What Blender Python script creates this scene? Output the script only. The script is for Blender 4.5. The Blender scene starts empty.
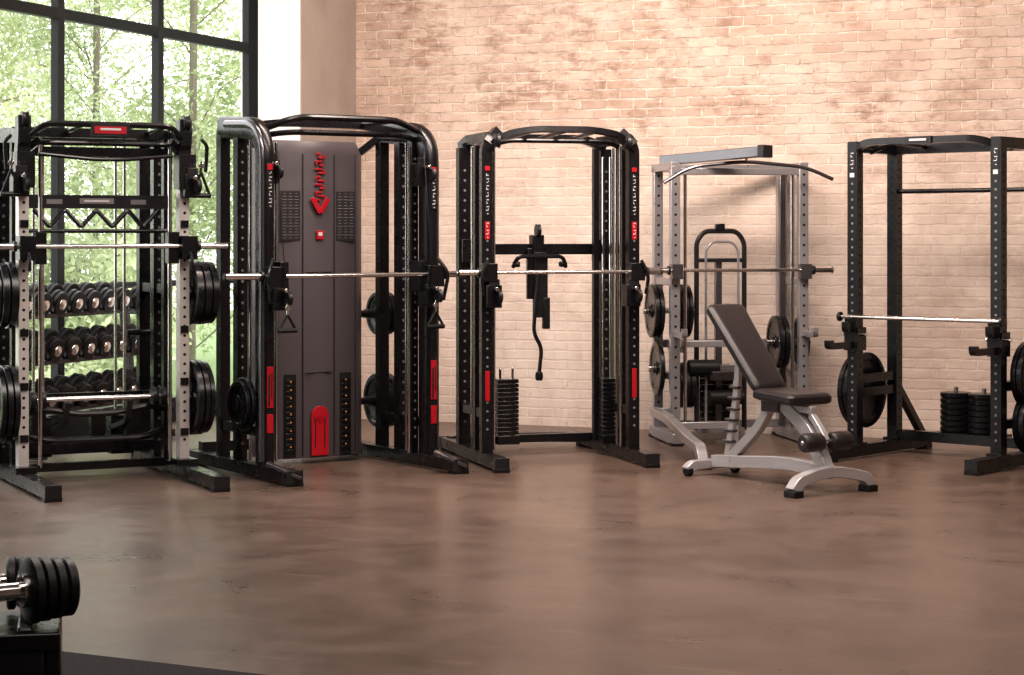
import bpy, bmesh, math, random
from mathutils import Vector as V, Matrix
random.seed(7)
S = bpy.context.scene
try:
    S.view_settings.view_transform = 'Standard'
    S.view_settings.look = 'Medium High Contrast'
except Exception: pass
X,Y,Z = V((1,0,0)),V((0,1,0)),V((0,0,1))

# ------------------------------------------------------------ materials
def mat(name, col, rough=.5, metal=0, coat=0, noise=0, nscale=8, bump=0, bscale=60, spec=.5):
    m = bpy.data.materials.new(name); m.use_nodes = True
    nt = m.node_tree; p = nt.nodes['Principled BSDF']
    p.inputs['Base Color'].default_value = (*col,1)
    p.inputs['Roughness'].default_value = rough
    p.inputs['Metallic'].default_value = metal
    p.inputs['Coat Weight'].default_value = coat
    p.inputs['Specular IOR Level'].default_value = spec
    tc = nt.nodes.new('ShaderNodeTexCoord')
    if noise:
        n = nt.nodes.new('ShaderNodeTexNoise'); n.inputs['Scale'].default_value = nscale; n.inputs['Detail'].default_value = 6
        nt.links.new(tc.outputs['Object'], n.inputs['Vector'])
        mr = nt.nodes.new('ShaderNodeMapRange')
        mr.inputs['To Min'].default_value = max(.03,rough-noise); mr.inputs['To Max'].default_value = rough+noise
        nt.links.new(n.outputs['Fac'], mr.inputs['Value']); nt.links.new(mr.outputs['Result'], p.inputs['Roughness'])
        mx = nt.nodes.new('ShaderNodeMix'); mx.data_type='RGBA'
        mx.inputs['A'].default_value = (*[c*(1-noise*.8) for c in col],1); mx.inputs['B'].default_value=(*[min(1,c*(1+noise*.8)) for c in col],1)
        nt.links.new(n.outputs['Fac'], mx.inputs['Factor']); nt.links.new(mx.outputs['Result'], p.inputs['Base Color'])
    if bump:
        n2 = nt.nodes.new('ShaderNodeTexNoise'); n2.inputs['Scale'].default_value = bscale
        nt.links.new(tc.outputs['Object'], n2.inputs['Vector'])
        b = nt.nodes.new('ShaderNodeBump'); b.inputs['Strength'].default_value = bump; b.inputs['Distance'].default_value=.01
        nt.links.new(n2.outputs['Fac'], b.inputs['Height']); nt.links.new(b.outputs['Normal'], p.inputs['Normal'])
    return m
BLACK = mat('black_powdercoat',(.008,.0073,.009),.28,0,0,.08,spec=.55)
DARK  = mat('charcoal_metal',(.026,.025,.028),.34,.25,0,.1,spec=.5)
SILV  = mat('silver_powdercoat',(.37,.36,.375),.30,.55,0,.08)
WSILV = mat('light_silver_upright',(.62,.58,.56),.36,.3,0,.08)
GUN   = mat('gunmetal_trim',(.17,.163,.175),.24,.8,0,.05)
CHROME= mat('polished_chrome',(.78,.76,.75),.16,1,0,.05)
RUB   = mat('black_rubber',(.008,.008,.009),.42,0,0,.12,12,.15,120,.45)
IRON  = mat('cast_iron_plate',(.008,.008,.010),.27,.1,0,.1,spec=.55)
HOLE  = mat('hole_shadow_black',(.003,.003,.003),.8)
RED   = mat('red_decal',(.42,.008,.02),.4,0,0,.08)
WHITE = mat('white_decal',(.60,.57,.57),.5,0,0,.05)
GREYD = mat('grey_print',(.20,.19,.20),.5,0,0,.05)
YEL   = mat('amber_stack_label',(.6,.22,.04),.5,0,0,.05)
SHR   = mat('shroud_grey_plastic',(.078,.066,.073),.38,0,0,.06,3,.05,200,.45)
SHR2  = mat('shroud_panel_crease_dark',(.032,.028,.032),.42,0,0,.06,3)
VINYL = mat('charcoal_vinyl',(.026,.021,.023),.36,0,0,.08,20,.15,250,.5)
FRAME = mat('window_frame_black',(.008,.009,.010),.4,0,0,.05,spec=.3)
BARK  = mat('tree_bark',(.13,.12,.08),.9,0,0,.3)

# ------------------------------------------------------------ builder
def fillet(pts, rad, n=5):
    pts=[V(p) for p in pts]; out=[pts[0]]
    for i in range(1,len(pts)-1):
        a,b,c=pts[i-1],pts[i],pts[i+1]
        r=min(rad,(a-b).length*.45,(c-b).length*.45)
        p=b+(a-b).normalized()*r; q=b+(c-b).normalized()*r
        for k in range(n+1):
            t=k/n; out.append(p*(1-t)**2+b*2*t*(1-t)+q*t*t)
    out.append(pts[-1]); return out
class B:
    def __init__(s): s.bm=bmesh.new(); s.mats=[]
    def mi(s,m):
        if m not in s.mats: s.mats.append(m)
        return s.mats.index(m)
    def rings(s,rings,m,cap=True,smooth=True):
        i=s.mi(m); vs=[[s.bm.verts.new(p) for p in r] for r in rings]; n=len(vs[0])
        for a,b in zip(vs,vs[1:]):
            for k in range(n):
                f=s.bm.faces.new((a[k],a[(k+1)%n],b[(k+1)%n],b[k])); f.material_index=i; f.smooth=smooth
        if cap:
            for r in (vs[0][::-1],vs[-1]):
                f=s.bm.faces.new(r); f.material_index=i
    def prof(s,w,h): return [(-w/2,-h/2),(w/2,-h/2),(w/2,h/2),(-w/2,h/2)]
    def sweep(s,pts,pr,m,ref=None,smooth=False):
        pts=[V(p) for p in pts]; rs=[]; prev=None
        for k,p in enumerate(pts):
            t=((pts[min(k+1,len(pts)-1)]-pts[max(k-1,0)])).normalized()
            if ref is not None: a=V(ref); a=(a-t*a.dot(t)).normalized()
            elif prev is None:
                r = Z if abs(t.z)<.9 else Y
                a = t.cross(r).normalized() if r is Z else r.cross(t).normalized()
            else: a=(prev-t*prev.dot(t)).normalized()
            prev=a; b=t.cross(a)
            if ref is None and abs(t.z)<.9 and len(pts)==2: b = a.cross(t)
            rs.append([p+a*u+b*v for u,v in pr])
        s.rings(rs,m,True,smooth)
    def beam(s,p,q,w,h,m): s.sweep([p,q],s.prof(w,h),m)
    def box(s,c,sz,m,rot=None):
        c=V(c); hx,hy,hz=[k/2 for k in sz]; R=rot or Matrix.Identity(3)
        r1=[c+R@V((a*hx,b*hy,-hz)) for a,b in((-1,-1),(1,-1),(1,1),(-1,1))]
        r2=[c+R@V((a*hx,b*hy,hz)) for a,b in((-1,-1),(1,-1),(1,1),(-1,1))]
        s.rings([r1,r2],m,True,False)
    def circ(s,r,n): return [(r*math.cos(2*math.pi*k/n),r*math.sin(2*math.pi*k/n)) for k in range(n)]
    def cyl(s,p,q,r,m,n=14): s.sweep([p,q],s.circ(r,n),m,smooth=True)
    def tube(s,pts,r,m,rad=.06,n=10): s.sweep(fillet(pts,rad),s.circ(r,n),m,smooth=True)
    def path(s,pts,w,h,m,rad=.06,ref=None): s.sweep(fillet(pts,rad),s.prof(w,h),m,ref=ref)
    def lathe(s,o,ax,profile,m,n=40):
        o=V(o); ax=V(ax).normalized(); r=Z if abs(ax.z)<.9 else X
        a=ax.cross(r).normalized(); b=ax.cross(a)
        s.rings([[o+ax*t+(a*math.cos(2*math.pi*k/n)+b*math.sin(2*math.pi*k/n))*rr for k in range(n)] for rr,t in profile],m)
    def plate(s,o,ax,r,t,m=None):
        m=m or IRON; h=t/2
        s.lathe(o,ax,[(.03,-h*.9),(.05,-h*.9),(.055,-h*.5),(r*.55,-h*.5),(r*.60,-h*.62),(r*.78,-h*.62),(r*.82,-h),(r*.97,-h),(r,-h*.8),
                      (r,h*.8),(r*.97,h),(r*.82,h),(r*.78,h*.62),(r*.60,h*.62),(r*.55,h*.5),(.055,h*.5),(.05,h*.9),(.03,h*.9)],m)
    def stack(s,o,ax,specs,ext=.05):
        o=V(o);ax=V(ax).normalized();d=0
        for r,t in specs:
            s.plate(o+ax*(d+t/2),ax,r,t); d+=t+.004
        s.cyl(o-ax*.02,o+ax*(d+ext),.025,CHROME)
        s.cyl(o+ax*(d+.0),o+ax*(d+.012),.04,DARK)
    def holes(s,x,y,z0,z1,step,hd=.04,r=.011,axis='y',m=None):
        z=z0
        while z<z1:
            if axis=='y': s.cyl((x,y-hd,z),(x,y+hd,z),r,m or HOLE,8)
            else: s.cyl((x-hd,y,z),(x+hd,y,z),r,m or HOLE,8)
            z+=step
    def label(s,x,y,z0,z1,w,m=RED,marks=True):   # vertical decal on a front face at y
        s.box((x,y,(z0+z1)/2),(w,.003,z1-z0),m)
        if marks:
            n=int((z1-z0)/.022)
            for k in range(n):
                zz=z0+(k+.5)*(z1-z0)/n
                s.box((x-(w*.06 if k%2 else -w*.06),y-.002,zz),(w*(.5 if k%3 else .25),.003,.006),WHITE)
                if k%2: s.box((x+(w*.18 if k%4==1 else -w*.18),y-.002,zz+.008),(w*.1,.003,.012),WHITE)
    def done(s,name,parent,bevel=.004,seg=2):
        bmesh.ops.recalc_face_normals(s.bm,faces=s.bm.faces)
        me=bpy.data.meshes.new(name); s.bm.to_mesh(me); s.bm.free()
        for m in s.mats: me.materials.append(m)
        for p in me.polygons: p.use_smooth=True
        me.set_sharp_from_angle(angle=math.radians(35))
        o=bpy.data.objects.new(name,me); S.collection.objects.link(o)
        if parent: o.parent=parent
        if bevel:
            md=o.modifiers.new('bevel','BEVEL'); md.width=bevel; md.segments=seg; md.limit_method='ANGLE'; md.angle_limit=math.radians(50)
            md.use_clamp_overlap=True
        return o
def empty(name,loc,deg):
    e=bpy.data.objects.new(name,None); S.collection.objects.link(e)
    e.location=loc; e.rotation_euler=(0,0,math.radians(deg)); e.empty_display_size=.2; return e

# ------------------------------------------------------------ room
CO=(-1.324,16.87,0); RA=-21.0
def room(name,lo,hi,m,bevel=0):
    b=B(); b.box([(a+c)/2 for a,c in zip(lo,hi)],[c-a for a,c in zip(lo,hi)],m)
    o=b.done(name,None,bevel); o.location=CO; o.rotation_euler=(0,0,math.radians(RA)); return o

def nodes(m): m.use_nodes=True; return m.node_tree, m.node_tree.nodes, m.node_tree.links, m.node_tree.nodes['Principled BSDF']
def ramp(N,stops):
    r=N.new('ShaderNodeValToRGB'); e=r.color_ramp.elements
    while len(e)<len(stops): e.new(.5)
    for k,(p,c) in enumerate(stops): e[k].position=p; e[k].color=(*c,1) if len(c)==3 else c
    return r
def mixc(N,L,f,a,b,mode='MIX'):
    x=N.new('ShaderNodeMix'); x.data_type='RGBA'; x.blend_type=mode
    for sk,v in (('Factor',f),('A',a),('B',b)):
        if isinstance(v,bpy.types.NodeSocket): L.new(v,x.inputs[sk])
        elif sk=='Factor': x.inputs[sk].default_value=v
        else: x.inputs[sk].default_value=(*v,1)
    return x.outputs['Result']
def noise(N,L,vec,sc,det=6,rough=.55,dist=0):
    n=N.new('ShaderNodeTexNoise'); n.inputs['Scale'].default_value=sc; n.inputs['Detail'].default_value=det
    n.inputs['Roughness'].default_value=rough; n.inputs['Distortion'].default_value=dist
    L.new(vec,n.inputs['Vector']); return n.outputs['Fac']
def bw(N,L,f,a,b):
    r=N.new('ShaderNodeMapRange'); r.inputs['From Min'].default_value=a; r.inputs['From Max'].default_value=b
    L.new(f,r.inputs['Value']); return r.outputs['Result']
def mth(N,L,op,a,b):
    n=N.new('ShaderNodeMath'); n.operation=op
    for k,v in enumerate((a,b)):
        if isinstance(v,(int,float)): n.inputs[k].default_value=v
        else: L.new(v,n.inputs[k])
    n.use_clamp = True
    return n.outputs[0]

bm_=bpy.data.materials.new('whitewashed_brick'); nt,N,L,P=nodes(bm_)
tc=N.new('ShaderNodeTexCoord'); sx=N.new('ShaderNodeSeparateXYZ'); L.new(tc.outputs['Object'],sx.inputs[0])
cx=N.new('ShaderNodeCombineXYZ'); L.new(sx.outputs['X'],cx.inputs['X']); L.new(sx.outputs['Z'],cx.inputs['Y'])
jit=N.new('ShaderNodeTexNoise'); jit.inputs['Scale'].default_value=14; L.new(tc.outputs['Object'],jit.inputs['Vector'])
va=N.new('ShaderNodeVectorMath'); va.operation='MULTIPLY_ADD'; L.new(jit.outputs['Color'],va.inputs[0]); va.inputs[1].default_value=(.034,.024,0); L.new(cx.outputs[0],va.inputs[2])
br=N.new('ShaderNodeTexBrick'); L.new(va.outputs[0],br.inputs['Vector'])
br.inputs['Scale'].default_value=1; br.inputs['Brick Width'].default_value=.225; br.inputs['Row Height'].default_value=.078
br.inputs['Mortar Size'].default_value=.009; br.inputs['Mortar Smooth'].default_value=.5
br.inputs['Color1'].default_value=(.58,.43,.35,1); br.inputs['Color2'].default_value=(.43,.305,.245,1); br.inputs['Mortar'].default_value=(.70,.59,.52,1)
ob=tc.outputs['Object']
n1=noise(N,L,ob,.75,9,.68,.6); n2=noise(N,L,ob,4.5,9,.74); n3=noise(N,L,ob,26,5,.7); n4=noise(N,L,ob,1.2,9,.72,.4)
mpv=N.new('ShaderNodeMapping'); L.new(ob,mpv.inputs['Vector']); mpv.inputs['Scale'].default_value=(5,5,15)
n5=noise(N,L,mpv.outputs[0],1.0,7,.72,.2)       # course-wise horizontal smears
brk=N.new('ShaderNodeMath'); brk.operation='SUBTRACT'; brk.inputs[0].default_value=1; L.new(br.outputs['Fac'],brk.inputs[1])
zf=bw(N,L,mth(N,L,'ADD',mth(N,L,'MULTIPLY',sx.outputs['Z'],.25),mth(N,L,'MULTIPLY',n1,.30)),.80,.56)   # ragged edge of thick limewash low on the wall
wash=mth(N,L,'ADD',mth(N,L,'MULTIPLY',zf,.62),mth(N,L,'MULTIPLY',bw(N,L,n1,.40,.66),.75))
wash=mth(N,L,'MULTIPLY',wash,mth(N,L,'ADD',bw(N,L,n2,.26,.50),.42))
wash=mth(N,L,'MULTIPLY',wash,.95)
c=mixc(N,L,wash,br.outputs['Color'],(.72,.615,.545))
# worn reddish-brown bricks in patches
pt=mth(N,L,'MULTIPLY',bw(N,L,n4,.56,.42),bw(N,L,n5,.40,.58))
pt=mth(N,L,'MULTIPLY',pt,mth(N,L,'SUBTRACT',1,mth(N,L,'MULTIPLY',zf,.70)))
pt=mth(N,L,'MULTIPLY',pt,mth(N,L,'ADD',mth(N,L,'MULTIPLY',brk.outputs[0],.7),.3))
c=mixc(N,L,mth(N,L,'MULTIPLY',pt,.85),c,(.26,.155,.11))
# irregular dark mortar joints, their line shadows painted into the colour
jt=mth(N,L,'MULTIPLY',br.outputs['Fac'],bw(N,L,n5,.45,.60))
jt=mth(N,L,'MULTIPLY',jt,mth(N,L,'SUBTRACT',1,mth(N,L,'MULTIPLY',zf,.75)))
c=mixc(N,L,mth(N,L,'MULTIPLY',jt,.70),c,(.27,.18,.135))
# chips
ch=mth(N,L,'MULTIPLY',bw(N,L,n3,.57,.67),bw(N,L,n2,.46,.60))
c=mixc(N,L,mth(N,L,'MULTIPLY',ch,.6),c,(.25,.165,.125))
# reddish grey stain clouds
c=mixc(N,L,mth(N,L,'MULTIPLY',bw(N,L,noise(N,L,ob,.7,9,.68,.7),.48,.62),.42),c,(.40,.30,.25))
L.new(c,P.inputs['Base Color']); P.inputs['Roughness'].default_value=.85
h=mth(N,L,'ADD',mth(N,L,'MULTIPLY',brk.outputs[0],.42),mth(N,L,'MULTIPLY',n2,.55))
bp=N.new('ShaderNodeBump'); bp.inputs['Distance'].default_value=.013
L.new(mth(N,L,'SUBTRACT',.9,mth(N,L,'MULTIPLY',zf,.35)),bp.inputs['Strength'])
L.new(h,bp.inputs['Height']); L.new(bp.outputs['Normal'],P.inputs['Normal'])

fl=bpy.data.materials.new('stained_brown_concrete'); nt,N,L,P=nodes(fl)
tc=N.new('ShaderNodeTexCoord'); ob=tc.outputs['Object']
a1=noise(N,L,ob,.55,10,.62,.4); a2=noise(N,L,ob,2.2,11,.70,.6); a3=noise(N,L,ob,40,6,.7)
c=mixc(N,L,bw(N,L,a1,.34,.66),(.082,.054,.042),(.150,.104,.083))
c=mixc(N,L,mth(N,L,'MULTIPLY',bw(N,L,a2,.46,.74),.45),c,(.205,.150,.124))
c=mixc(N,L,mth(N,L,'MULTIPLY',bw(N,L,a2,.46,.30),.45),c,(.055,.037,.030))
c=mixc(N,L,mth(N,L,'MULTIPLY',bw(N,L,a3,.52,.78),.22),c,(.045,.031,.025))
def streak(rz,thr,sc=(.5,14,1),s2=2.2):
    mp=N.new('ShaderNodeMapping'); L.new(ob,mp.inputs['Vector']); mp.inputs['Rotation'].default_value=(0,0,rz); mp.inputs['Scale'].default_value=sc
    return bw(N,L,noise(N,L,mp.outputs[0],s2,5,.65,.9),thr,thr+.05)
st=mth(N,L,'ADD',streak(.5,.63),streak(-.7,.64)); st=mth(N,L,'ADD',st,streak(1.2,.64,(.6,26,1))); st=mth(N,L,'ADD',st,streak(.1,.64,(.4,30,1)))
c=mixc(N,L,mth(N,L,'MULTIPLY',st,.26),c,(.36,.29,.25))
L.new(c,P.inputs['Base Color'])
rr=N.new('ShaderNodeMapRange'); L.new(a2,rr.inputs['Value']); rr.inputs['From Min'].default_value=.3; rr.inputs['From Max'].default_value=.7
rr.inputs['To Min'].default_value=.25; rr.inputs['To Max'].default_value=.40; L.new(rr.outputs[0],P.inputs['Roughness'])
bp=N.new('ShaderNodeBump'); bp.inputs['Strength'].default_value=.07; bp.inputs['Distance'].default_value=.006
L.new(a2,bp.inputs['Height']); L.new(bp.outputs['Normal'],P.inputs['Normal'])

PAINT=mat('white_painted_plaster',(.70,.66,.64),.75,0,0,.06,3,.2,30)
SIDE=mat('taupe_painted_plaster',(.22,.18,.16),.8,0,0,.08,3)
CONC=mat('beige_concrete',(.38,.325,.29),.8,0,0,.3,3,.3,25)
CEIL=mat('ceiling_paint',(.3,.27,.25),.9,0,0,.05)
GRASS=mat('lawn',(.14,.22,.07),.9,0,0,.3,10)

room('floor',(-1.5,-19,-.15),(9.5,.95,0),fl)
room('wall_back',(0,0,0),(9.5,.2,4.6),bm_)
room('wall_recess',(-1.5,.75,0),(-.376,.95,4.6),PAINT)
room('ceiling',(-1.5,-19,4.6),(9.7,.95,4.8),CEIL)
room('wall_right',(9.5,-19,0),(9.7,.2,4.6),SIDE)
room('wall_front',(-1.5,-19.2,0),(9.7,-19,4.6),SIDE)
room('wall_left',(-1.5,-19,0),(-1.3,-8.2,4.6),SIDE)
b=B(); b.box((-.188,-.1325,2.3),(.376,1.765,4.6),PAINT); b.box((.004,-.5075,2.3),(.012,1.013,4.598),CONC)
o=b.done('pillar',None,0); o.location=CO; o.rotation_euler=(0,0,math.radians(RA))
# window wall
b=B(); xw=-1.33
vs=[-.60,.97,2.41,3.85,5.3,6.75,8.1]
for k,v in enumerate(vs):
    w=.14 if k==0 else .085
    b.box((xw,-v,2.3),(.07,w,4.6),FRAME)
b.box((xw,-3.72,.1),(.08,8.9,.2),FRAME); b.box((xw,-3.72,3.22),(.066,8.9,.085),FRAME); b.box((xw,-3.72,4.5),(.08,8.9,.2),FRAME)
b.box((xw,.68,2.3),(.06,.14,4.6),FRAME)
b.box((xw,-3.72,1.15),(.05,8.9,.05),FRAME)
wf=b.done('window_1',None,.004); wf.location=CO; wf.rotation_euler=(0,0,math.radians(RA))
gm=bpy.data.materials.new('clear_glass'); gm.use_nodes=True; nt=gm.node_tree; nt.nodes.clear()
oo=nt.nodes.new('ShaderNodeOutputMaterial'); tr=nt.nodes.new('ShaderNodeBsdfTransparent'); gl=nt.nodes.new('ShaderNodeBsdfGlossy'); gl.inputs['Roughness'].default_value=.02
mx=nt.nodes.new('ShaderNodeMixShader'); mx.inputs[0].default_value=.05
nt.links.new(tr.outputs[0],mx.inputs[1]); nt.links.new(gl.outputs[0],mx.inputs[2]); nt.links.new(mx.outputs[0],oo.inputs[0])
b=B(); b.box((xw,-3.72,2.3),(.008,8.8,4.3),gm); g=b.done('glass_pane',wf,0)

# ------------------------------------------------------------ outdoors
b=B(); b.box((0,0,0),(60,60,.1),GRASS); o=b.done('lawn_ground',None,0); o.rotation_euler=(0,0,math.radians(RA)); o.location=(-33.9,27.5,-.35)
lf=bpy.data.materials.new('leaves'); nt,N,L,P=nodes(lf)
tc=N.new('ShaderNodeTexCoord'); f=noise(N,L,tc.outputs['Object'],1.1,6,.7); f2=noise(N,L,tc.outputs['Object'],14,3,.6)
r=ramp(N,[(.32,(.12,.18,.07)),(.48,(.34,.42,.21)),(.64,(.70,.75,.52))]); L.new(mth(N,L,'ADD',mth(N,L,'MULTIPLY',f,.7),mth(N,L,'MULTIPLY',f2,.3)),r.inputs[0])
L.new(r.outputs[0],P.inputs['Base Color']); P.inputs['Roughness'].default_value=.6
tl=N.new('ShaderNodeBsdfTranslucent'); L.new(r.outputs[0],tl.inputs[0]); ms=N.new('ShaderNodeMixShader'); ms.inputs[0].default_value=.5
L.new(P.outputs[0],ms.inputs[1]); L.new(tl.outputs[0],ms.inputs[2]); L.new(ms.outputs[0],[n for n in N if n.type=='OUTPUT_MATERIAL'][0].inputs[0])
def tree(x,y,h,rad,n,z0):
    e=empty('tree',(x,y,-.3),random.uniform(0,360))
    t=B(); t.tube([(0,0,0),(.08,.05,h*.35),(-.05,0,h*.8)],.05,BARK,.5)
    cl=[]
    for k in range(30):
        a=random.uniform(0,6.28); zz=random.uniform(z0,h); rr=rad*math.sqrt(random.random())*(1-.55*abs((zz-z0)/(h-z0)-.4))
        p=V((math.cos(a)*rr,math.sin(a)*rr,zz)); cl.append(p)
        t.tube([(0,0,max(.4,zz-.9)),p*.5+V((0,0,zz*.45)),p],.011,BARK,.3,6)
    t.done('trunk',e,0)
    vs,fs=[],[]
    for k in range(n):
        c0=random.choice(cl); d=V((random.gauss(0,1),random.gauss(0,1),random.gauss(0,.8)))*(.31*rad/1.6)
        p=c0+d; s=random.uniform(.02,.05)
        a=V((random.gauss(0,1),random.gauss(0,1),random.gauss(0,1))).normalized(); bb=a.orthogonal().normalized()
        i=len(vs); vs+= [p-a*s*1.5,p+bb*s*.6,p+a*s*1.5,p-bb*s*.6]; fs.append((i,i+1,i+2,i+3))
    me=bpy.data.meshes.new('foliage'); me.from_pydata(vs,[],fs); me.materials.append(lf)
    o=bpy.data.objects.new('foliage',me); S.collection.objects.link(o); o.parent=e
for a in [(-6.3,21.5,5.4,1.5,16000,.8),(-4.0,25.0,6.5,2.0,24000,.8),(-8.3,25.5,6.5,2.2,22000,.6),(-5.9,28.5,7,2.4,22000,.5),(-10.5,21,5.5,2,9000,.5),(-4.6,20.8,2.0,1.0,9000,.2),(-7.2,19.0,1.9,1.0,7000,.2)]: tree(*a)

# ------------------------------------------------------------ shared bits
def trolley(b,x,z,y=-.06,side=1):
    b.box((x,y,z),(.10,.11,.15),BLACK); b.box((x,y-.03,z+.09),(.07,.05,.05),DARK)
    b.lathe((x+side*.02,y-.10,z),X,[(.012,-.014),(.045,-.014),(.038,0),(.045,.014),(.012,.014)],DARK,20)
    b.cyl((x,y-.06,z+.05),(x,y-.12,z+.05),.014,CHROME,10)
def handle(b,x,y,z,drop=.25):
    b.cyl((x,y,z),(x,y,z-.07),.007,CHROME,8)
    b.lathe((x,y,z-.03),Y,[(.006,-.006),(.018,-.006),(.018,.006),(.006,.006)],CHROME,12)
    b.tube([(x,y,z-.07),(x-.05,y,z-drop+.02),(x-.055,y,z-drop)],.009,RUB,.03,8)
    b.tube([(x,y,z-.07),(x+.05,y,z-drop+.02),(x+.055,y,z-drop)],.009,RUB,.03,8)
    b.cyl((x-.065,y,z-drop),(x+.065,y,z-drop),.016,RUB,10)
def foot(b,x,y0,y1,w=.09,h=.075,m=BLACK,z=.055):
    b.beam((x,y0,z),(x,y1,z),w,h,m)
    for yy in (y0+.03,y1-.03): b.box((x,yy,.012),(w+.012,.08,.024),RUB)
    b.box((x,y0-.003,z),(w+.008,.012,h+.006),DARK); b.box((x,y1+.003,z),(w+.008,.012,h+.006),DARK)
def bar(b,x0,x1,y,z,s0,s1,r=.015):
    b.cyl((x0,y,z),(x1,y,z),r,CHROME,14)
    for a,c in ((x0,s0),(x1,s1)):
        d=1 if c>a else -1
        b.cyl((a,y,z),(c,y,z),.021,CHROME,16); b.cyl((a,y,z),(a+d*.02,y,z),.033,DARK,16)
        b.cyl((c,y,z),(c-d*.01,y,z),.024,DARK,16)

# ================================================== RACK 1 smith machine
e=empty('smith_machine',(-2.557,12.53,0),26.7)
b=B(); h=.51
for s in (-1,1):
    foot(b,s*h,-.78,1.0)
    b.box((s*h,-.02,.11),(.13,.2,.04),BLACK)
    b.beam((s*h,0,.09),(s*h,0,2.02),.062,.085,WSILV)
    b.holes(s*h,0,.25,1.95,.06,.0435,.010)
    b.beam((s*(h-.02),.28,.09),(s*(h-.02),.28,2.2),.055,.06,BLACK)
    b.beam((s*h,.55,.09),(s*h,.55,2.22),.075,.075,BLACK); b.holes(s*h,.55,.2,2.1,.07,.0385,.010,m=GREYD)
    b.beam((s*h,.88,.09),(s*h,.88,2.22),.075,.075,BLACK)
    b.beam((s*h,-.08,2.16),(s*h,.95,2.20),.07,.09,BLACK)
    b.path([(s*h,.03,1.95),(s*h,-.03,2.18),(s*h,-.02,2.28)],.08,.09,BLACK,.1,ref=X)
    b.lathe((s*h,-.06,2.26),X,[(.012,-.02),(.05,-.02),(.042,0),(.05,.02),(.012,.02)],DARK,20)
    b.lathe((s*(h+.03),-.06,1.98),X,[(.012,-.02),(.055,-.02),(.045,0),(.055,.02),(.012,.02)],DARK,20)
    b.box((s*h,-.045,1.95),(.11,.12,.22),BLACK)
    b.cyl((s*(h-.1),-.05,.12),(s*(h-.1),-.05,2.15),.013,CHROME)
    b.beam((s*h,0,2.05),(s*(h-.1),-.05,2.14),.04,.04,BLACK)
    b.beam((s*h,.3,1.2),(s*h,.88,1.2),.05,.06,BLACK)
    for xx in (.24,.30):
        b.cyl((s*xx,.6,.15),(s*xx,.6,2.15),.010,CHROME)
    for k in range(8): b.box((s*.27,.6,.13+.032*k),(.15,.12,.028),IRON)
    b.cyl((s*h,.72,.9),(s*(h-.16),.72,.9),.02,BLACK)
    for zz in (.30,.62,.95,1.62): b.box((s*(h-.002),-.048,zz),(.05,.012,.045),BLACK)
b.tube([(-h,-.04,2.13),(-.40,-.12,2.235),(.40,-.12,2.235),(h,-.04,2.13)],.019,BLACK)
b.tube([(-h,.02,2.11),(-.36,-.08,2.12),(.36,-.08,2.12),(h,.02,2.11)],.017,BLACK)
for x in (-.36,-.16,.16,.36): b.cyl((x,-.12,2.235),(x,.35,2.2),.016,BLACK)
b.beam((-h,.3,2.2),(h,.3,2.2),.06,.06,BLACK); b.beam((-h,.88,2.2),(h,.88,2.2),.07,.07,BLACK); b.beam((-h,.55,2.2),(h,.55,2.2),.06,.07,BLACK)
b.beam((-h,.3,2.08),(h,.3,2.08),.05,.06,BLACK)
b.tube([(-.42,-.07,2.05),(-.1,-.11,2.02),(.1,-.11,2.02),(.42,-.07,2.05)],.014,BLACK)
b.box((0,-.145,2.20),(.24,.02,.07),DARK); b.box((0,-.157,2.2),(.2,.004,.045),RED); b.box((0,-.16,2.205),(.13,.004,.014),WHITE)
b.beam((-.46,.2,1.76),(.46,.2,1.76),.06,.085,DARK)
b.box((-.27,.168,1.76),(.1,.004,.03),GREYD); b.box((0,.168,1.765),(.22,.004,.035),GREYD); b.box((0,.166,1.765),(.16,.004,.012),WHITE); b.box((.27,.168,1.76),(.1,.004,.03),GREYD)
pts=[]
for k in range(9): pts.append((-.40+.1*k,.17,1.71 if k%2==0 else 1.60))
b.tube(pts,.015,BLACK,.02,8)
b.cyl((-.46,.17,1.575),(.46,.17,1.575),.013,BLACK)
b.beam((-h,.88,.13),(h,.88,.13),.07,.07,BLACK); b.beam((-h,.55,.17),(h,.55,.17),.06,.06,BLACK); b.beam((-h,.28,.08),(h,.28,.08),.05,.05,BLACK)
b.beam((-h,.55,.5),(h,.55,.5),.05,.05,BLACK)
b.tube([(-.5,.2,.42),(-.33,.16,.46),(-.12,.16,.42),(.12,.16,.42),(.33,.16,.46),(.5,.2,.42)],.02,BLACK)
b.tube([(-.45,.2,.30),(-.3,.14,.26),(.3,.14,.26),(.45,.2,.30)],.02,BLACK)
b.cyl((-.42,.12,.52),(.42,.12,.52),.015,CHROME)
for x in (-.42,-.36,.36,.42): b.lathe((x,.12,.52),X,[(.02,-.018),(.055,-.018),(.06,0),(.055,.018),(.02,.018)],RUB,20)
for x in (-.2,.2): b.path([(x,.12,.5),(x,.18,.36),(x,.5,.3)],.035,.03,DARK,.05,ref=X)
for x in (-.33,.05,.28): b.box((x,.35,.33),(.09,.06,.2),BLACK)
b.done('frame',e,.005)
b=B(); bar(b,-h-.06,h+.06,-.11,1.48,-.84,.78)
for s in (-1,1):
    b.box((s*h,-.1,1.47),(.10,.12,.15),BLACK); b.box((s*(h-.09),-.07,1.47),(.07,.08,.2),BLACK)
    b.tube([(s*h,-.14,1.45),(s*h,-.2,1.40),(s*h,-.19,1.33)],.012,DARK,.04,8)
b.done('barbell',e,.003)
b=B()
for s in (-1,1):
    b.stack((s*.56,.04,1.18),X*s,[(.205,.048),(.205,.048),(.2,.045)],.02)
    b.stack((s*.56,.04,.51),X*s,[(.24,.036),(.24,.036),(.23,.032)],.012)
b.done('weight_plates',e,0)
b=B()
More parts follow.
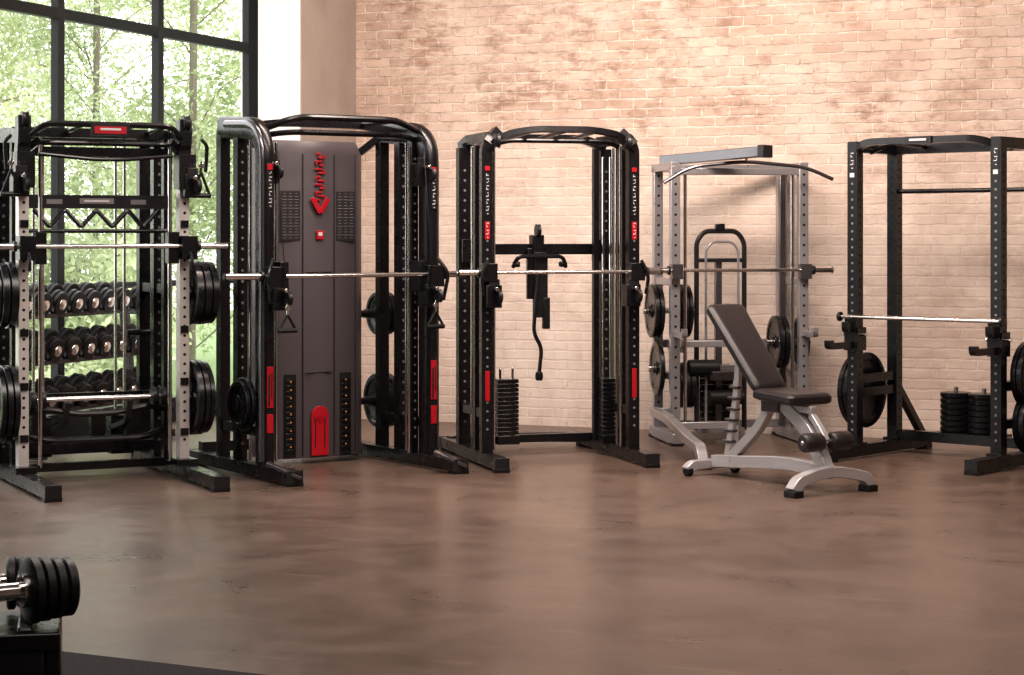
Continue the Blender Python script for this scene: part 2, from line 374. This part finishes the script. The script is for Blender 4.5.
for s in (-1,1):
    handle(b,s*(h+.09),-.1,2.02,.22); trolley(b,s*(h+.03),1.86,-.06)
    b.tube([(s*(h+.09),-.1,2.16),(s*(h+.13),-.1,2.12),(s*(h+.12),-.1,1.95)],.012,BLACK,.04,8)
b.done('cable_handles',e,.003)

# ================================================== RACK 2 functional trainer with shroud
e=empty('functional_trainer',(-1.064,13.0,0),33)
b=B(); h=.6; T=2.24
oval=[(.045*math.copysign(abs(math.cos(t))**.6,math.cos(t)),.075*math.copysign(abs(math.sin(t))**.6,math.sin(t))) for t in [k*math.pi/10 for k in range(20)]]
for s in (-1,1):
    foot(b,s*h,-.42,1.15 if s>0 else 1.08,.10,.08)
    p=fillet([(s*h,0,.08),(s*h,0,T-.02),(s*h,.62,T+.02)],.20,8)
    b.sweep(p,oval,BLACK,ref=X,smooth=True)
    p2=fillet([(s*(h+.03),-.035,.12),(s*(h+.03),-.035,T+.01),(s*(h+.03),.5,T+.035)],.23,8)
    b.sweep(p2,b.circ(.030,12),GUN,ref=X,smooth=True)
    b.beam((s*(h-.04),.13,.09),(s*(h-.04),.13,T-.05),.05,.06,BLACK); b.holes(s*(h-.04),.13,.2,2.1,.06,.0315,.009,m=GREYD)
    b.beam((s*h,.36,.09),(s*h,.36,T),.07,.07,BLACK); b.holes(s*h,.36,.2,2.1,.07,.0355,.01,m=GREYD)
    b.beam((s*h,.62,.09),(s*h,.62,T),.07,.07,BLACK)
    b.cyl((s*(h-.02),.25,.1),(s*(h-.02),.25,T-.04),.012,CHROME); b.cyl((s*(h-.11),.06,.1),(s*(h-.11),.06,T-.1),.011,CHROME)
    b.beam((s*h,.1,.3),(s*h,.62,.3),.05,.06,BLACK)
    b.label(s*h-.0,-.079,1.72,1.95,.04,DARK); b.label(s*h,-.079,1.96,2.0,.04,RED,False)
    b.label(s*h,-.079,.46,.72,.045,RED,False); b.label(s*h,-.079,.30,.42,.045,RED,False)
    b.box((s*h-.008,-.082,.57),(.012,.003,.2),DARK); b.box((s*h+.01,-.082,.6),(.008,.003,.16),DARK)
    b.sweep([(s*h+.05,-.42,.05),(s*h-.13,-.30,.14)],b.prof(.1,.02),GUN)
b.tube([(-h,.06,T-.02),(-.42,-.10,T+.06),(.30,-.10,T+.06),(h,.1,T)],.022,BLACK,.1)
b.tube([(-h,.14,T-.06),(-.42,.02,T-.03),(.42,.02,T-.03),(h,.14,T-.06)],.019,BLACK,.1)
b.path([(-h,.42,T+.01),(-.3,.38,T+.05),(.3,.38,T+.05),(h,.42,T+.01)],.06,.05,BLACK,.1)
for x in (-.3,.3): b.cyl((x,-.1,T+.06),(x,.4,T+.05),.018,BLACK)
b.beam((-h,.62,T),(-.26,.72,T-.12),.05,.05,BLACK); b.beam((h,.62,T),(.48,.72,T-.12),.05,.05,BLACK)
b.beam((-h,.98,.12),(h,.98,.12),.07,.07,BLACK)
b.done('frame',e,.004)
b=B(); x0,x1,xc=-.26,.48,.11
def pl(o): return [(x0+o,.70),(x0+.07,.655-o*.2),(xc-.10,.63),(xc,.615),(xc+.10,.63),(x1-.07,.655-o*.2),(x1-o,.70),(x1-o,.90),(x0+o,.90)]
b.rings([[V((x,y,.04)) for x,y in pl(0)],[V((x,y,2.10)) for x,y in pl(0)],[V((x,y+(.03 if y<.8 else 0),2.19)) for x,y in pl(.03)]],SHR,True,False)
for x in (xc-.12,xc+.12): b.beam((x,.626,.06),(x,.626,2.1),.008,.006,SHR2)  # dark strips paint the crease shading onto the shroud, also below
for x in (x0+.075,x1-.075): b.beam((x,.651,.06),(x,.651,2.1),.006,.006,SHR2)
for z in (.62,1.30): b.box((xc,.618,z),(.2,.01,.006),SHR2)
b.box((xc,.611,.19),(.13,.012,.27),RED)
b.lathe((xc,.617,.325),Y,[(.01,-.012),(.065,-.012),(.065,0),(.01,0)],RED,24)
b.box((xc-.035,.604,.21),(.008,.004,.2),DARK); b.box((xc+.035,.604,.21),(.008,.004,.2),DARK)
for k in range(13):
    z=2.10-.026*k
    b.box((xc+(.012 if k%2 else -.012),.606,z),(.052 if k%3 else .03,.008,.014),RED)
    if k%2: b.box((xc+(.028 if k%4==1 else -.028),.606,z+.012),(.012,.008,.022),RED)
b.beam((xc-.06,.606,1.80),(xc,.600,1.70),.012,.035,RED); b.beam((xc+.06,.606,1.80),(xc,.600,1.70),.012,.035,RED)
b.box((xc,.606,1.55),(.055,.01,.06),RED); b.box((xc,.600,1.555),(.03,.004,.025),WHITE)
for sx_ in (-1,1):
    cxx=xc+sx_*.21; b.box((cxx,.637,1.68),(.15,.006,.34),SHR2)
    for k in range(16):
        for j in (-1,0,1): b.box((cxx+j*.045,.6325,1.83-.02*k),(.018+.010*((k*7+j*3)%3),.004,.004),GREYD)
    b.box((cxx,.637,.33),(.085,.012,.56),HOLE)
    for k in range(14): b.box((cxx,.634,.09+.036*k),(.065,.012,.028),IRON)
    for k in range(9): b.box((cxx+.0,.6265,.12+.055*k),(.012,.004,.012),YEL)
b.box((x0+.03,.672,.30),(.045,.01,.45),RED)
b.done('weight_stack_shroud',e,.004)
b=B(); bar(b,-h-.06,h+.06,-.10,1.29,-.93,.84)
for s in (-1,1):
    b.box((s*(h-.02),-.1,1.28),(.12,.10,.14),BLACK); b.box((s*(h-.09),-.04,1.28),(.06,.12,.2),BLACK)
b.done('smith_bar',e,.003)
b=B()
b.stack((-.648,.17,.47),-X,[(.17,.032),(.15,.03)],.01)
b.stack((.65,.80,1.0),X,[(.15,.05),(.15,.05)])
b.stack((.65,.80,.39),X,[(.19,.05),(.19,.05)])
b.cyl((.5,.80,1.0),(.66,.80,1.0),.025,BLACK); b.cyl((.5,.80,.39),(.66,.80,.39),.025,BLACK); b.beam((.6,.62,1.0),(.6,.84,1.0),.05,.06,BLACK); b.beam((.6,.62,.39),(.6,.84,.39),.05,.06,BLACK)
b.done('weight_plates',e,0)
b=B()
for s in (-1,1):
    trolley(b,s*(h-.05),1.15,-.09); handle(b,s*(h-.06),-.2,1.12,.17)
    b.tube([(s*(h+.0),-.12,1.4),(s*(h+.06),-.17,1.3),(s*(h+.03),-.15,1.12)],.012,BLACK,.05,8)
    trolley(b,s*(h-.04),1.95,.02)
    b.cyl((s*(h-.06),-.19,1.12),(s*(h-.06),-.05,2.1),.004,RUB,6)
b.done('cable_handles',e,.003)

# ================================================== RACK 3 cable machine
e=empty('cable_crossover_machine',(.325,13.55,0),16)
b=B(); h=.52; T=2.16
for s in (-1,1):
    foot(b,s*h,-.40,1.10,.09,.075)
    b.path([(s*h,0,.08),(s*h,0,T),(s*(h-.09),.02,T+.09)],.075,.075,BLACK,.08,ref=Y)
    b.holes(s*h,0,.25,2.05,.06,.0385,.009,m=GREYD)
    b.beam((s*(h+.0),.2,.09),(s*h,.2,T),.06,.06,BLACK)
    b.beam((s*h,.6,.09),(s*h,.6,T),.085,.085,BLACK); b.holes(s*h,.6,.25,2.05,.07,.043,.01,m=GREYD)
    b.cyl((s*(h-.07),.05,.1),(s*(h-.07),.05,T),.010,CHROME); b.cyl((s*(h-.01),.38,.1),(s*(h-.01),.38,T),.012,CHROME); b.cyl((s*(h-.01),.31,.1),(s*(h-.01),.31,T),.009,CHROME)
    b.beam((s*(h-.1),.5,.1),(s*(h-.1),.5,T),.04,.05,BLACK)
    b.path([(s*h,-.02,T),(s*(h-.04),.0,T+.05),(s*(h-.04),.6,T+.05),(s*h,.66,T)],.06,.07,BLACK,.06,ref=X)
    b.beam((s*h,0,.35),(s*h,.6,.35),.05,.06,BLACK)
    b.label(s*h,-.040,1.68,1.96,.035,DARK); b.label(s*h,-.0405,1.98,2.01,.035,RED,False)
    b.label(s*h,-.0405,1.52,1.64,.035,RED,True)
    b.label(s*h,-.0405,.44,.64,.032,RED,False)
    b.lathe((s*(h-.06),-.05,T+.02),X,[(.012,-.02),(.05,-.02),(.042,0),(.05,.02),(.012,.02)],DARK,20)
b.path([(-h,-.02,T-.03),(-.40,-.08,T+.07),(-.2,-.1,T+.10),(.2,-.1,T+.10),(.40,-.08,T+.07),(h,-.02,T-.03)],.045,.04,BLACK,.08)
b.tube([(-h+.03,.12,T-.02),(-.36,.05,T+.03),(.36,.05,T+.03),(h-.03,.12,T-.02)],.017,BLACK,.08)
for x in (-.22,.0,.22): b.cyl((x,-.1,T+.09),(x*1.1,.58,T+.06),.016,BLACK)
b.path([(-h,.6,T),(-.38,.6,T+.07),(.38,.6,T+.07),(h,.6,T)],.06,.06,BLACK,.08)
b.beam((-h,.6,1.45),(h,.6,1.45),.06,.075,BLACK)
b.path([(-h,1.0,.07),(-.25,1.12,.07),(.25,1.12,.07),(h,1.0,.07)],.07,.07,BLACK,.2,ref=Z)
b.beam((-h,.6,.12),(h,.6,.12),.05,.05,BLACK)
b.done('frame',e,.005)
b=B()
for cx_,cy,ww in ((-.23,.52,.15),(.47,.40,.09)):
    for k in range(13): b.box((cx_,cy,.17+.03*k),(ww,.11,.026),IRON)
    b.box((cx_,cy,.12),(ww+.01,.13,.06),BLACK)
    for s in (-1,1): b.cyl((cx_+s*ww*.3,cy,.1),(cx_+s*ww*.3,cy,.62 if cx_<0 else 2.1),.009,CHROME,8)
b.done('weight_stacks',e,.003)
b=B(); bar(b,-h-.06,h+.06,-.09,1.30,-.74,.70,.013)
for s in (-1,1):
    b.box((s*h,-.07,1.30),(.10,.10,.12),BLACK); trolley(b,s*(h-.03),1.14,-.06)
    b.tube([(s*(h+.02),-.12,1.38),(s*(h+.07),-.14,1.28),(s*(h+.05),-.13,1.15)],.012,BLACK,.05,8)
    b.box((s*(h-.03),.56,1.44),(.12,.12,.16),BLACK)
b.done('smith_bar',e,.003)
b=B()
b.box((0,.55,1.48),(.09,.08,.14),BLACK); b.lathe((0,.52,1.58),X,[(.012,-.015),(.05,-.015),(.042,0),(.05,.015),(.012,.015)],DARK,20)
b.box((0.02,.53,1.20),(.10,.05,.46),RUB); b.box((-.05,.54,1.28),(.05,.04,.36),BLACK); b.box((.06,.52,1.0),(.05,.04,.22),RUB)
b.tube([(-.19,.5,1.32),(-.16,.47,1.40),(.17,.47,1.40),(.2,.5,1.32)],.014,BLACK,.05)
for x in (-.19,.2): b.cyl((x,.5,1.345),(x*.75,.48,1.345),.02,RUB)
b.tube([(0,.5,1.3),(-.03,.49,1.02),(-.04,.49,.86),(.02,.49,.76),(0,.49,.58)],.014,RUB,.06,8)
b.lathe((0,.49,.56),Z,[(.008,-.03),(.024,-.03),(.028,0),(.024,.03),(.008,.03)],RUB,16)
b.done('hanging_grips',e,.006)

# ================================================== RACK 4 silver half rack
e=empty('half_rack',(1.684,14.84,0),9)
b=B(); h=.49; T=2.06
for s in (-1,1):
    b.beam((s*h,0,.06),(s*h,0,T),.07,.07,SILV); b.holes(s*h,0,.2,2.0,.075,.036,.012)
    b.beam((s*h,.55,.06),(s*h,.55,T),.07,.07,SILV); b.holes(s*h,.55,.2,2.0,.075,.036,.012)
    b.beam((s*h,-.03,T),(s*h,.62,T),.07,.06,SILV); b.beam((s*h,0,.5),(s*h,.55,.5),.05,.05,SILV); b.beam((s*h,0,1.2),(s*h,.55,1.2),.05,.05,SILV)
    b.cyl((s*(h-.08),.0,.1),(s*(h-.08),.0,2.0),.014,CHROME)
    b.beam((s*(h-.07),.30,.1),(s*(h-.07),.30,2.02),.045,.05,GUN)
    b.beam((s*h,-.30 if s>0 else -.1,.05),(s*h,.66,.05),.08,.08,SILV)
    b.box((s*h,.63,.012),(.09,.08,.024),RUB)
    b.box((s*h,-.26 if s>0 else -.06,.012),(.09,.08,.024),RUB)
b.beam((-h,.55,T),(h,.55,T),.06,.06,SILV); b.beam((-h,.55,.1),(h,.55,.1),.06,.06,SILV); b.beam((-h,.55,.72),(h,.55,.72),.05,.06,SILV)
b.beam((-h,0,T-.04),(h,0,T-.04),.05,.05,SILV)
b.beam((-h,.35,T+.05),(.04,-.5,T+.09),.09,.075,GUN); b.box((.05,-.515,T+.09),(.10,.06,.09),DARK,Matrix.Rotation(.55,3,'Z'))
b.tube([(-.62,-.2,T-.13),(-.42,-.2,T-.01),(.0,-.2,T+.03),(.45,-.2,T-.01),(.66,-.2,T-.10)],.014,GUN,.12)
b.cyl((0,-.2,T+.03),(-.02,-.3,T+.10),.008,CHROME)
b.path([(-h-.12,.15,.24),(-h-.13,-.35,.23),(-h-.15,-1.0,.15),(-h-.17,-1.42,.13),(-h-.17,-1.5,.03)],.07,.06,SILV,.18,ref=X)
b.path([(-h,.05,.24),(-h-.12,.05,.24)],.06,.06,SILV)
b.box((-h-.17,-1.5,.015),(.10,.1,.03),RUB)
b.beam((-h-.13,-.6,.2),(-h+.28,-.6,.2),.05,.05,SILV); b.beam((-h+.28,-.6,.2),(-h+.28,.55,.10),.05,.05,SILV); b.box((-h+.28,-.62,.10),(.06,.06,.2),SILV)
b.done('frame',e,.004)
b=B()
b.tube([(-.26,.25,.08),(-.26,.25,1.50),(-.20,.25,1.58),(.05,.25,1.58),(.11,.25,1.50),(.11,.25,.08)],.019,DARK,.08)
b.tube([(-.20,.20,.08),(-.20,.20,1.44),(-.15,.20,1.50),(.0,.20,1.50),(.05,.20,1.44),(.05,.20,.08)],.010,SILV,.06)
b.beam((-.26,.25,.55),(.11,.25,.55),.04,.04,SILV); b.beam((-.26,.25,.08),(.11,.25,.08),.04,.04,SILV); b.beam((-.26,.25,1.36),(.11,.25,1.36),.03,.03,DARK)
b.box((-.08,.25,1.61),(.07,.05,.05),BLACK)
b.beam((-.08,.3,.08),(-.08,.3,1.36),.05,.05,GUN); b.beam((-.42,.1,.74),(.2,.1,.74),.05,.05,SILV); b.beam((-.4,.1,.70),(-.4,.5,.7),.05,.05,SILV)
b.box((-.07,.16,.50),(.24,.22,.07),VINYL); b.cyl((-.2,.10,.34),(.06,.10,.34),.055,RUB,18); b.cyl((-.35,.14,.56),(-.12,.14,.56),.06,RUB,18)
for k in range(9): b.box((-.08,.4,.14+.05*k),(.26,.12,.044),IRON)
b.done('low_row_station',e,.005)
b=B()
b.stack((-h+.07,.27,.98),X,[(.2,.03),(.2,.03),(.2,.03)]); b.cyl((-h,.27,.98),(-h+.1,.27,.98),.02,SILV)
b.stack((-h-.05,.27,.98),-X,[(.2,.035),(.2,.035)]); b.stack((-h-.05,.27,.55),-X,[(.2,.035)])
b.stack((h-.07,.25,.74),-X,[(.2,.04),(.2,.04)]); b.stack((h+.05,.27,.74),X,[(.19,.035)]); b.stack((-h+.07,.27,.42),X,[(.17,.04),(.17,.04),(.17,.04)])
b.done('weight_plates',e,0)
b=B(); bar(b,-h-.05,h+.05,-.07,1.29,-.74,.70,.013)
for s in (-1,1): b.box((s*h,-.06,1.28),(.08,.09,.11),GUN); b.path([(s*h,-.03,.82),(s*h,-.3,.82),(s*h,-.3,.87)],.04,.04,SILV,.03,ref=X)
b.done('barbell',e,.003)

# ================================================== RACK 5 power rack
e=empty('power_rack',(2.794,13.53,0),-42)
b=B(); h=.55; T=2.19
for s in (-1,1):
    foot(b,s*h,-.36,.95,.085,.08)
    for y in (0,.52):
        b.beam((s*h,y,.09),(s*h,y,T),.078,.078,BLACK); b.holes(s*h,y,.2,2.1,.055,.040,.009,m=GREYD if y==0 else HOLE); b.holes(s*h,y,.2,2.1,.055,.040,.009,'x',m=HOLE)
        b.box((s*h,y,.1),(.12,.12,.02),BLACK)
    b.beam((s*h,-.04,T-.03),(s*h,.60,T-.03),.07,.075,BLACK)
    b.beam((s*h,0,.55),(s*h,.52,.55),.05,.06,BLACK)
    b.beam((s*h,.52,.5),(s*h,.9,.1),.05,.05,BLACK)
    b.label(s*h,-.0405,2.0,2.13,.045,DARK); b.label(s*h,-.0415,1.95,1.98,.035,WHITE,False)
    b.box((s*h,-.05,.93),(.09,.03,.13),BLACK); b.path([(s*h,-.04,.89),(s*h,-.12,.89),(s*h,-.12,.95)],.05,.03,BLACK,.02,ref=X)
    b.box((s*h,0,.83),(.11,.11,.16),BLACK); b.path([(s*h,-.03,.79),(s*h,-.33,.79),(s*h,-.33,.83)],.05,.045,BLACK,.02,ref=X)
    b.cyl((s*h-.09,-.0,.86),(s*h+.09,0,.86),.014,CHROME)
b.beam((-h,.52,T-.03),(h,.52,T-.03),.07,.07,BLACK)
b.path([(-h,0,T-.05),(-.42,-.06,T+.00),(.42,-.06,T+.0),(h,0,T-.05)],.045,.045,BLACK,.08)
b.tube([(-h,.2,T-.06),(-.3,.16,T+.02),(.3,.16,T+.02),(h,.2,T-.06)],.018,BLACK,.08)
for x in (-.28,.28): b.cyl((x,-.06,T),(x,.52,T-.02),.016,BLACK)
b.box((0,-.09,T),(.2,.012,.05),DARK); b.box((0,-.098,T+.002),(.13,.004,.014),WHITE)
b.cyl((-h,.52,1.86),(h,.52,1.86),.016,BLACK)
b.beam((-h,.52,.13),(h,.52,.13),.06,.07,BLACK); b.beam((-h,.78,.10),(h,.78,.10),.06,.06,BLACK)
b.done('frame',e,.005)
b=B(); bar(b,-h-.06,h+.06,-.085,.985,-.62,.62,.014); b.done('barbell',e,.002)
b=B()
b.stack((-h-.06,.26,.456),-X,[(.265,.045),(.265,.04)]); b.stack((h+.06,.26,.62),X,[(.225,.04),(.225,.04)]); b.stack((h+.06,.26,.30),X,[(.2,.04),(.2,.04)])
b.cyl((-h-.08,.26,.456),(-h,.26,.456),.025,BLACK); b.cyl((h+.08,.26,.62),(h,.26,.62),.025,BLACK); b.cyl((h+.08,.26,.30),(h,.26,.30),.025,BLACK)
b.beam((-h,0,.456),(-h,.52,.456),.05,.06,BLACK); b.beam((h,0,.30),(h,.52,.30),.05,.06,BLACK)
for cx_ in (-.13,.09):
    for k in range(7): b.lathe((cx_,.65,.185+.04*k),Z,[(.02,-.018),(.105,-.018),(.112,-.012),(.112,.012),(.105,.018),(.02,.018)],IRON,28)
    b.cyl((cx_,.65,.10),(cx_,.65,.48),.016,CHROME)
b.box((0,.65,.155),(.5,.2,.02),BLACK)
b.done('weight_plates',e,0)

# ================================================== bench
SB=mat('bench_silver_frame',(.52,.51,.52),.30,.45,0,.06)
e=empty('adjustable_weight_bench',(1.9,11.98,0),31.8)
b=B()
b.path([(-.30,-.02,.035),(-.26,-.02,.09),(-.08,0,.13),(.08,0,.13),(.26,-.02,.09),(.30,-.02,.035)],.075,.065,SB,.08,ref=Y)
for s in (-1,1): b.box((s*.29,-.02,.02),(.075,.10,.04),RUB)
b.path([(0,-.02,.13),(0,.35,.15),(0,1.12,.09)],.06,.08,SB,.2,ref=X)
b.path([(-.20,1.15,.035),(-.16,1.15,.07),(.16,1.15,.07),(.20,1.15,.035)],.06,.06,SB,.05,ref=Y)
for s in (-1,1): b.cyl((s*.21,1.15,.035),(s*.17,1.15,.035),.035,RUB,18)
b.path([(0,.02,.12),(0,.16,.36),(0,.42,.52)],.07,.09,SB,.12,ref=X)
b.path([(0,.95,.12),(0,.66,.34),(0,.54,.50)],.055,.06,SB,.08,ref=X)
b.box((0,.50,.49),(.11,.16,.07),GUN)
b.path([(0,.86,.82),(0,.89,.52),(0,.98,.14)],.03,.05,SB,.1,ref=X)
for k in range(6): b.box((0,.90+.014*k,.58-.07*k),(.05,.09,.018),GUN)
b.beam((0,.58,.505),(0,1.02,.945),.05,.05,SB); b.beam((0,.14,.49),(0,.54,.49),.05,.045,SB)
b.path([(0,.16,.46),(0,.06,.36),(0,.03,.31)],.04,.04,SB,.05,ref=X)
b.cyl((-.19,.03,.31),(.19,.03,.31),.014,CHROME)
for s in (-1,1):
    b.lathe((s*.11,.03,.31),X,[(.012,-.075),(.045,-.075),(.056,-.06),(.058,0),(.056,.06),(.045,.075),(.012,.075)],VINYL,24)
b.tube([(.0,.12,.22),(.12,.12,.22)],.014,RUB,.02)
b.done('frame',e,.005)
def pad(name,pts,c,ax_u,ax_v,n,th):
    b=B(); c=V(c)
    def ring(sc,off): return [c+ax_u*(p[0]-math.copysign(sc,p[0]))+ax_v*(p[1]-math.copysign(sc,p[1]))+n*off for p in pts]
    b.rings([ring(.02,-th/2),ring(0,-th/2+.012),ring(0,th/2-.022),ring(.012,th/2-.006),ring(.03,th/2)],VINYL,True,True)
    o=b.done(name,e,.008,3); return o
def rr(w0,w1,l,r=.04):
    P_=[]
    for (x,y,a0) in ((w1/2-r,l/2-r,0),(-w1/2+r,l/2-r,90),(-w0/2+r,-l/2+r,180),(w0/2-r,-l/2+r,270)):
        for k in range(6):
            a=math.radians(a0+18*k); P_.append((x+r*math.cos(a),y+r*math.sin(a)))
    return P_
d=V((0,.44,.47)).normalized(); nn=V((0,-d.z,d.y))
pad('backrest',rr(.25,.29,.70),V((0,.585,.572))+d*.335+nn*.035,X,d,nn,.07)
d2=V((0,1,.03)).normalized(); n2_=V((0,-d2.z,d2.y))
pad('seat',rr(.34,.26,.44),V((0,.37,.56)),X,d2,n2_,.07)

# ================================================== dumbbell racks
def dumbbell(b,c,ax,r=.075,hl=.07,gr=.065,discs=3,g=.016,taper=.06,pin=True):
    c=V(c);ax=V(ax).normalized()
    b.cyl(c-ax*(gr+.01),c+ax*(gr+.01),g,CHROME,20)
    for s in (-1,1):
        t=hl/discs
        for k in range(discs):
            o=c+ax*s*(gr+t*(k+.5)); rr_=r*(1-taper*k)
            b.lathe(o,ax,[(.01,-t*.48),(rr_*.9,-t*.48),(rr_,-t*.3),(rr_,t*.3),(rr_*.9,t*.48),(.01,t*.48)],RUB,36)
        b.lathe(c+ax*s*(gr+hl),ax*s,[(.012,-.004),(r*.45,-.004),(r*.40,.006),(r*.2,.008),(.012,.01)],CHROME,24)
        if pin: b.cyl(c+ax*s*(gr-.018),c+ax*s*gr,g*1.9,CHROME,24)
e=empty('dumbbell_rack',(CO[0],CO[1],0),RA)
b=B(); ux=-.85
for yy in (-1.95,-3.65):
    b.beam((ux-.22,yy,.04),(ux+.25,yy,.04),.06,.06,BLACK); b.beam((ux-.1,yy,.05),(ux-.2,yy,1.15),.06,.06,BLACK)
for z,dx in ((.35,.10),(.68,.0),(1.0,-.10)):
    for o_ in (-.09,.09): b.beam((ux+dx+o_,-3.68,z+o_*-.25),(ux+dx+o_,-1.92,z+o_*-.25),.04,.03,BLACK)
    for yy in (-1.95,-3.65): b.beam((ux-.17,yy,z-.03),(ux+dx+.13,yy,z-.04),.04,.05,BLACK)
b.done('shelf_frame',e,.003)
b=B()
for z,dx in ((.35,.10),(.68,.0),(1.0,-.10)):
    for k in range(8): dumbbell(b,(ux+dx,-2.06-.21*k,z+.085),(1,0,-.25),.095,.075,.06,2,pin=False)
b.done('dumbbells',e,0)
e=empty('dumbbell_rack',(-1.418,6.38,0),12)
b=B()
b.box((-.62,.12,.27),(1.2,.42,.06),BLACK); b.box((-.62,.12,.03),(1.2,.40,.06),BLACK); b.box((-.045,.12,.15),(.05,.40,.24),BLACK); b.box((-1.19,.12,.15),(.05,.40,.24),BLACK)
b.box((-.62,-.07,.15),(1.1,.03,.22),DARK)
for x in (-.13,-.33,-.60,-.83): b.box((x,.12,.305),(.05,.36,.02),DARK)
b.done('shelf_frame',e,.012,3)
b=B()
dumbbell(b,(-.185,-.02,.421),(1,.36,0),.106,.150,.060,4,.028,.04); dumbbell(b,(-.27,.26,.403),(1,.05,0),.088,.10,.07,3)
dumbbell(b,(-.70,-.02,.421),(1,.3,0),.106,.13,.07,3,.026,.05); dumbbell(b,(-.78,.26,.403),(1,.05,0),.088,.10,.07,3)
b.done('dumbbells',e,0)
MAT=mat('speckled_rubber_mat',(.026,.024,.025),.85,0,0,.4,90,.5,150,.2)
b=B(); b.box((0,-1.5,.006),(3.3,3.0,.012),MAT); o=b.done('rubber_floor_mat',None,.003); o.rotation_euler=(0,0,math.radians(-26.2)); o.location=(-2.0,7.56,0)

# ------------------------------------------------------------ lights
w=bpy.data.worlds.new('overcast_sky'); S.world=w; w.use_nodes=True
bg=w.node_tree.nodes['Background']; bg.inputs[0].default_value=(1,.985,.98,1); bg.inputs[1].default_value=3.4
def area(name,u,v,z,sx,sy,en,col,tx=0,ty=0):
    l=bpy.data.lights.new(name,'AREA'); l.shape='RECTANGLE'; l.size=sx; l.size_y=sy; l.energy=en; l.color=col
    o=bpy.data.objects.new(name,l); S.collection.objects.link(o)
    M=Matrix.Translation(CO)@Matrix.Rotation(math.radians(RA),4,'Z')@Matrix.Translation((u,-v,z))@Matrix.Rotation(tx,4,'X')@Matrix.Rotation(ty,4,'Y')
    o.matrix_world=M
area('wall_washer',3.2,3.8,4.4,4.5,.6,330,(1,.84,.74),math.radians(48))
area('ceiling_fill',3.0,6.5,4.5,3,1.2,140,(1,.89,.82))  # unseen area light under the ceiling, added as fill
area('ceiling_fill',6.5,6.5,4.5,3,1.2,130,(1,.87,.79))  # same added fill, further right
area('ceiling_fill',5.0,11.0,4.5,5,1.5,130,(1,.89,.83),math.radians(15))  # added front fill from the camera side, angled at the racks

# ------------------------------------------------------------ camera
cam=bpy.data.cameras.new('camera'); co=bpy.data.objects.new('camera',cam); S.collection.objects.link(co)
co.location=(0,0,1.55); co.rotation_euler=(math.radians(90),0,0)
cam.sensor_width=36; cam.lens=2000/1024*36; cam.shift_y=-.1001; cam.clip_end=200
S.camera=co
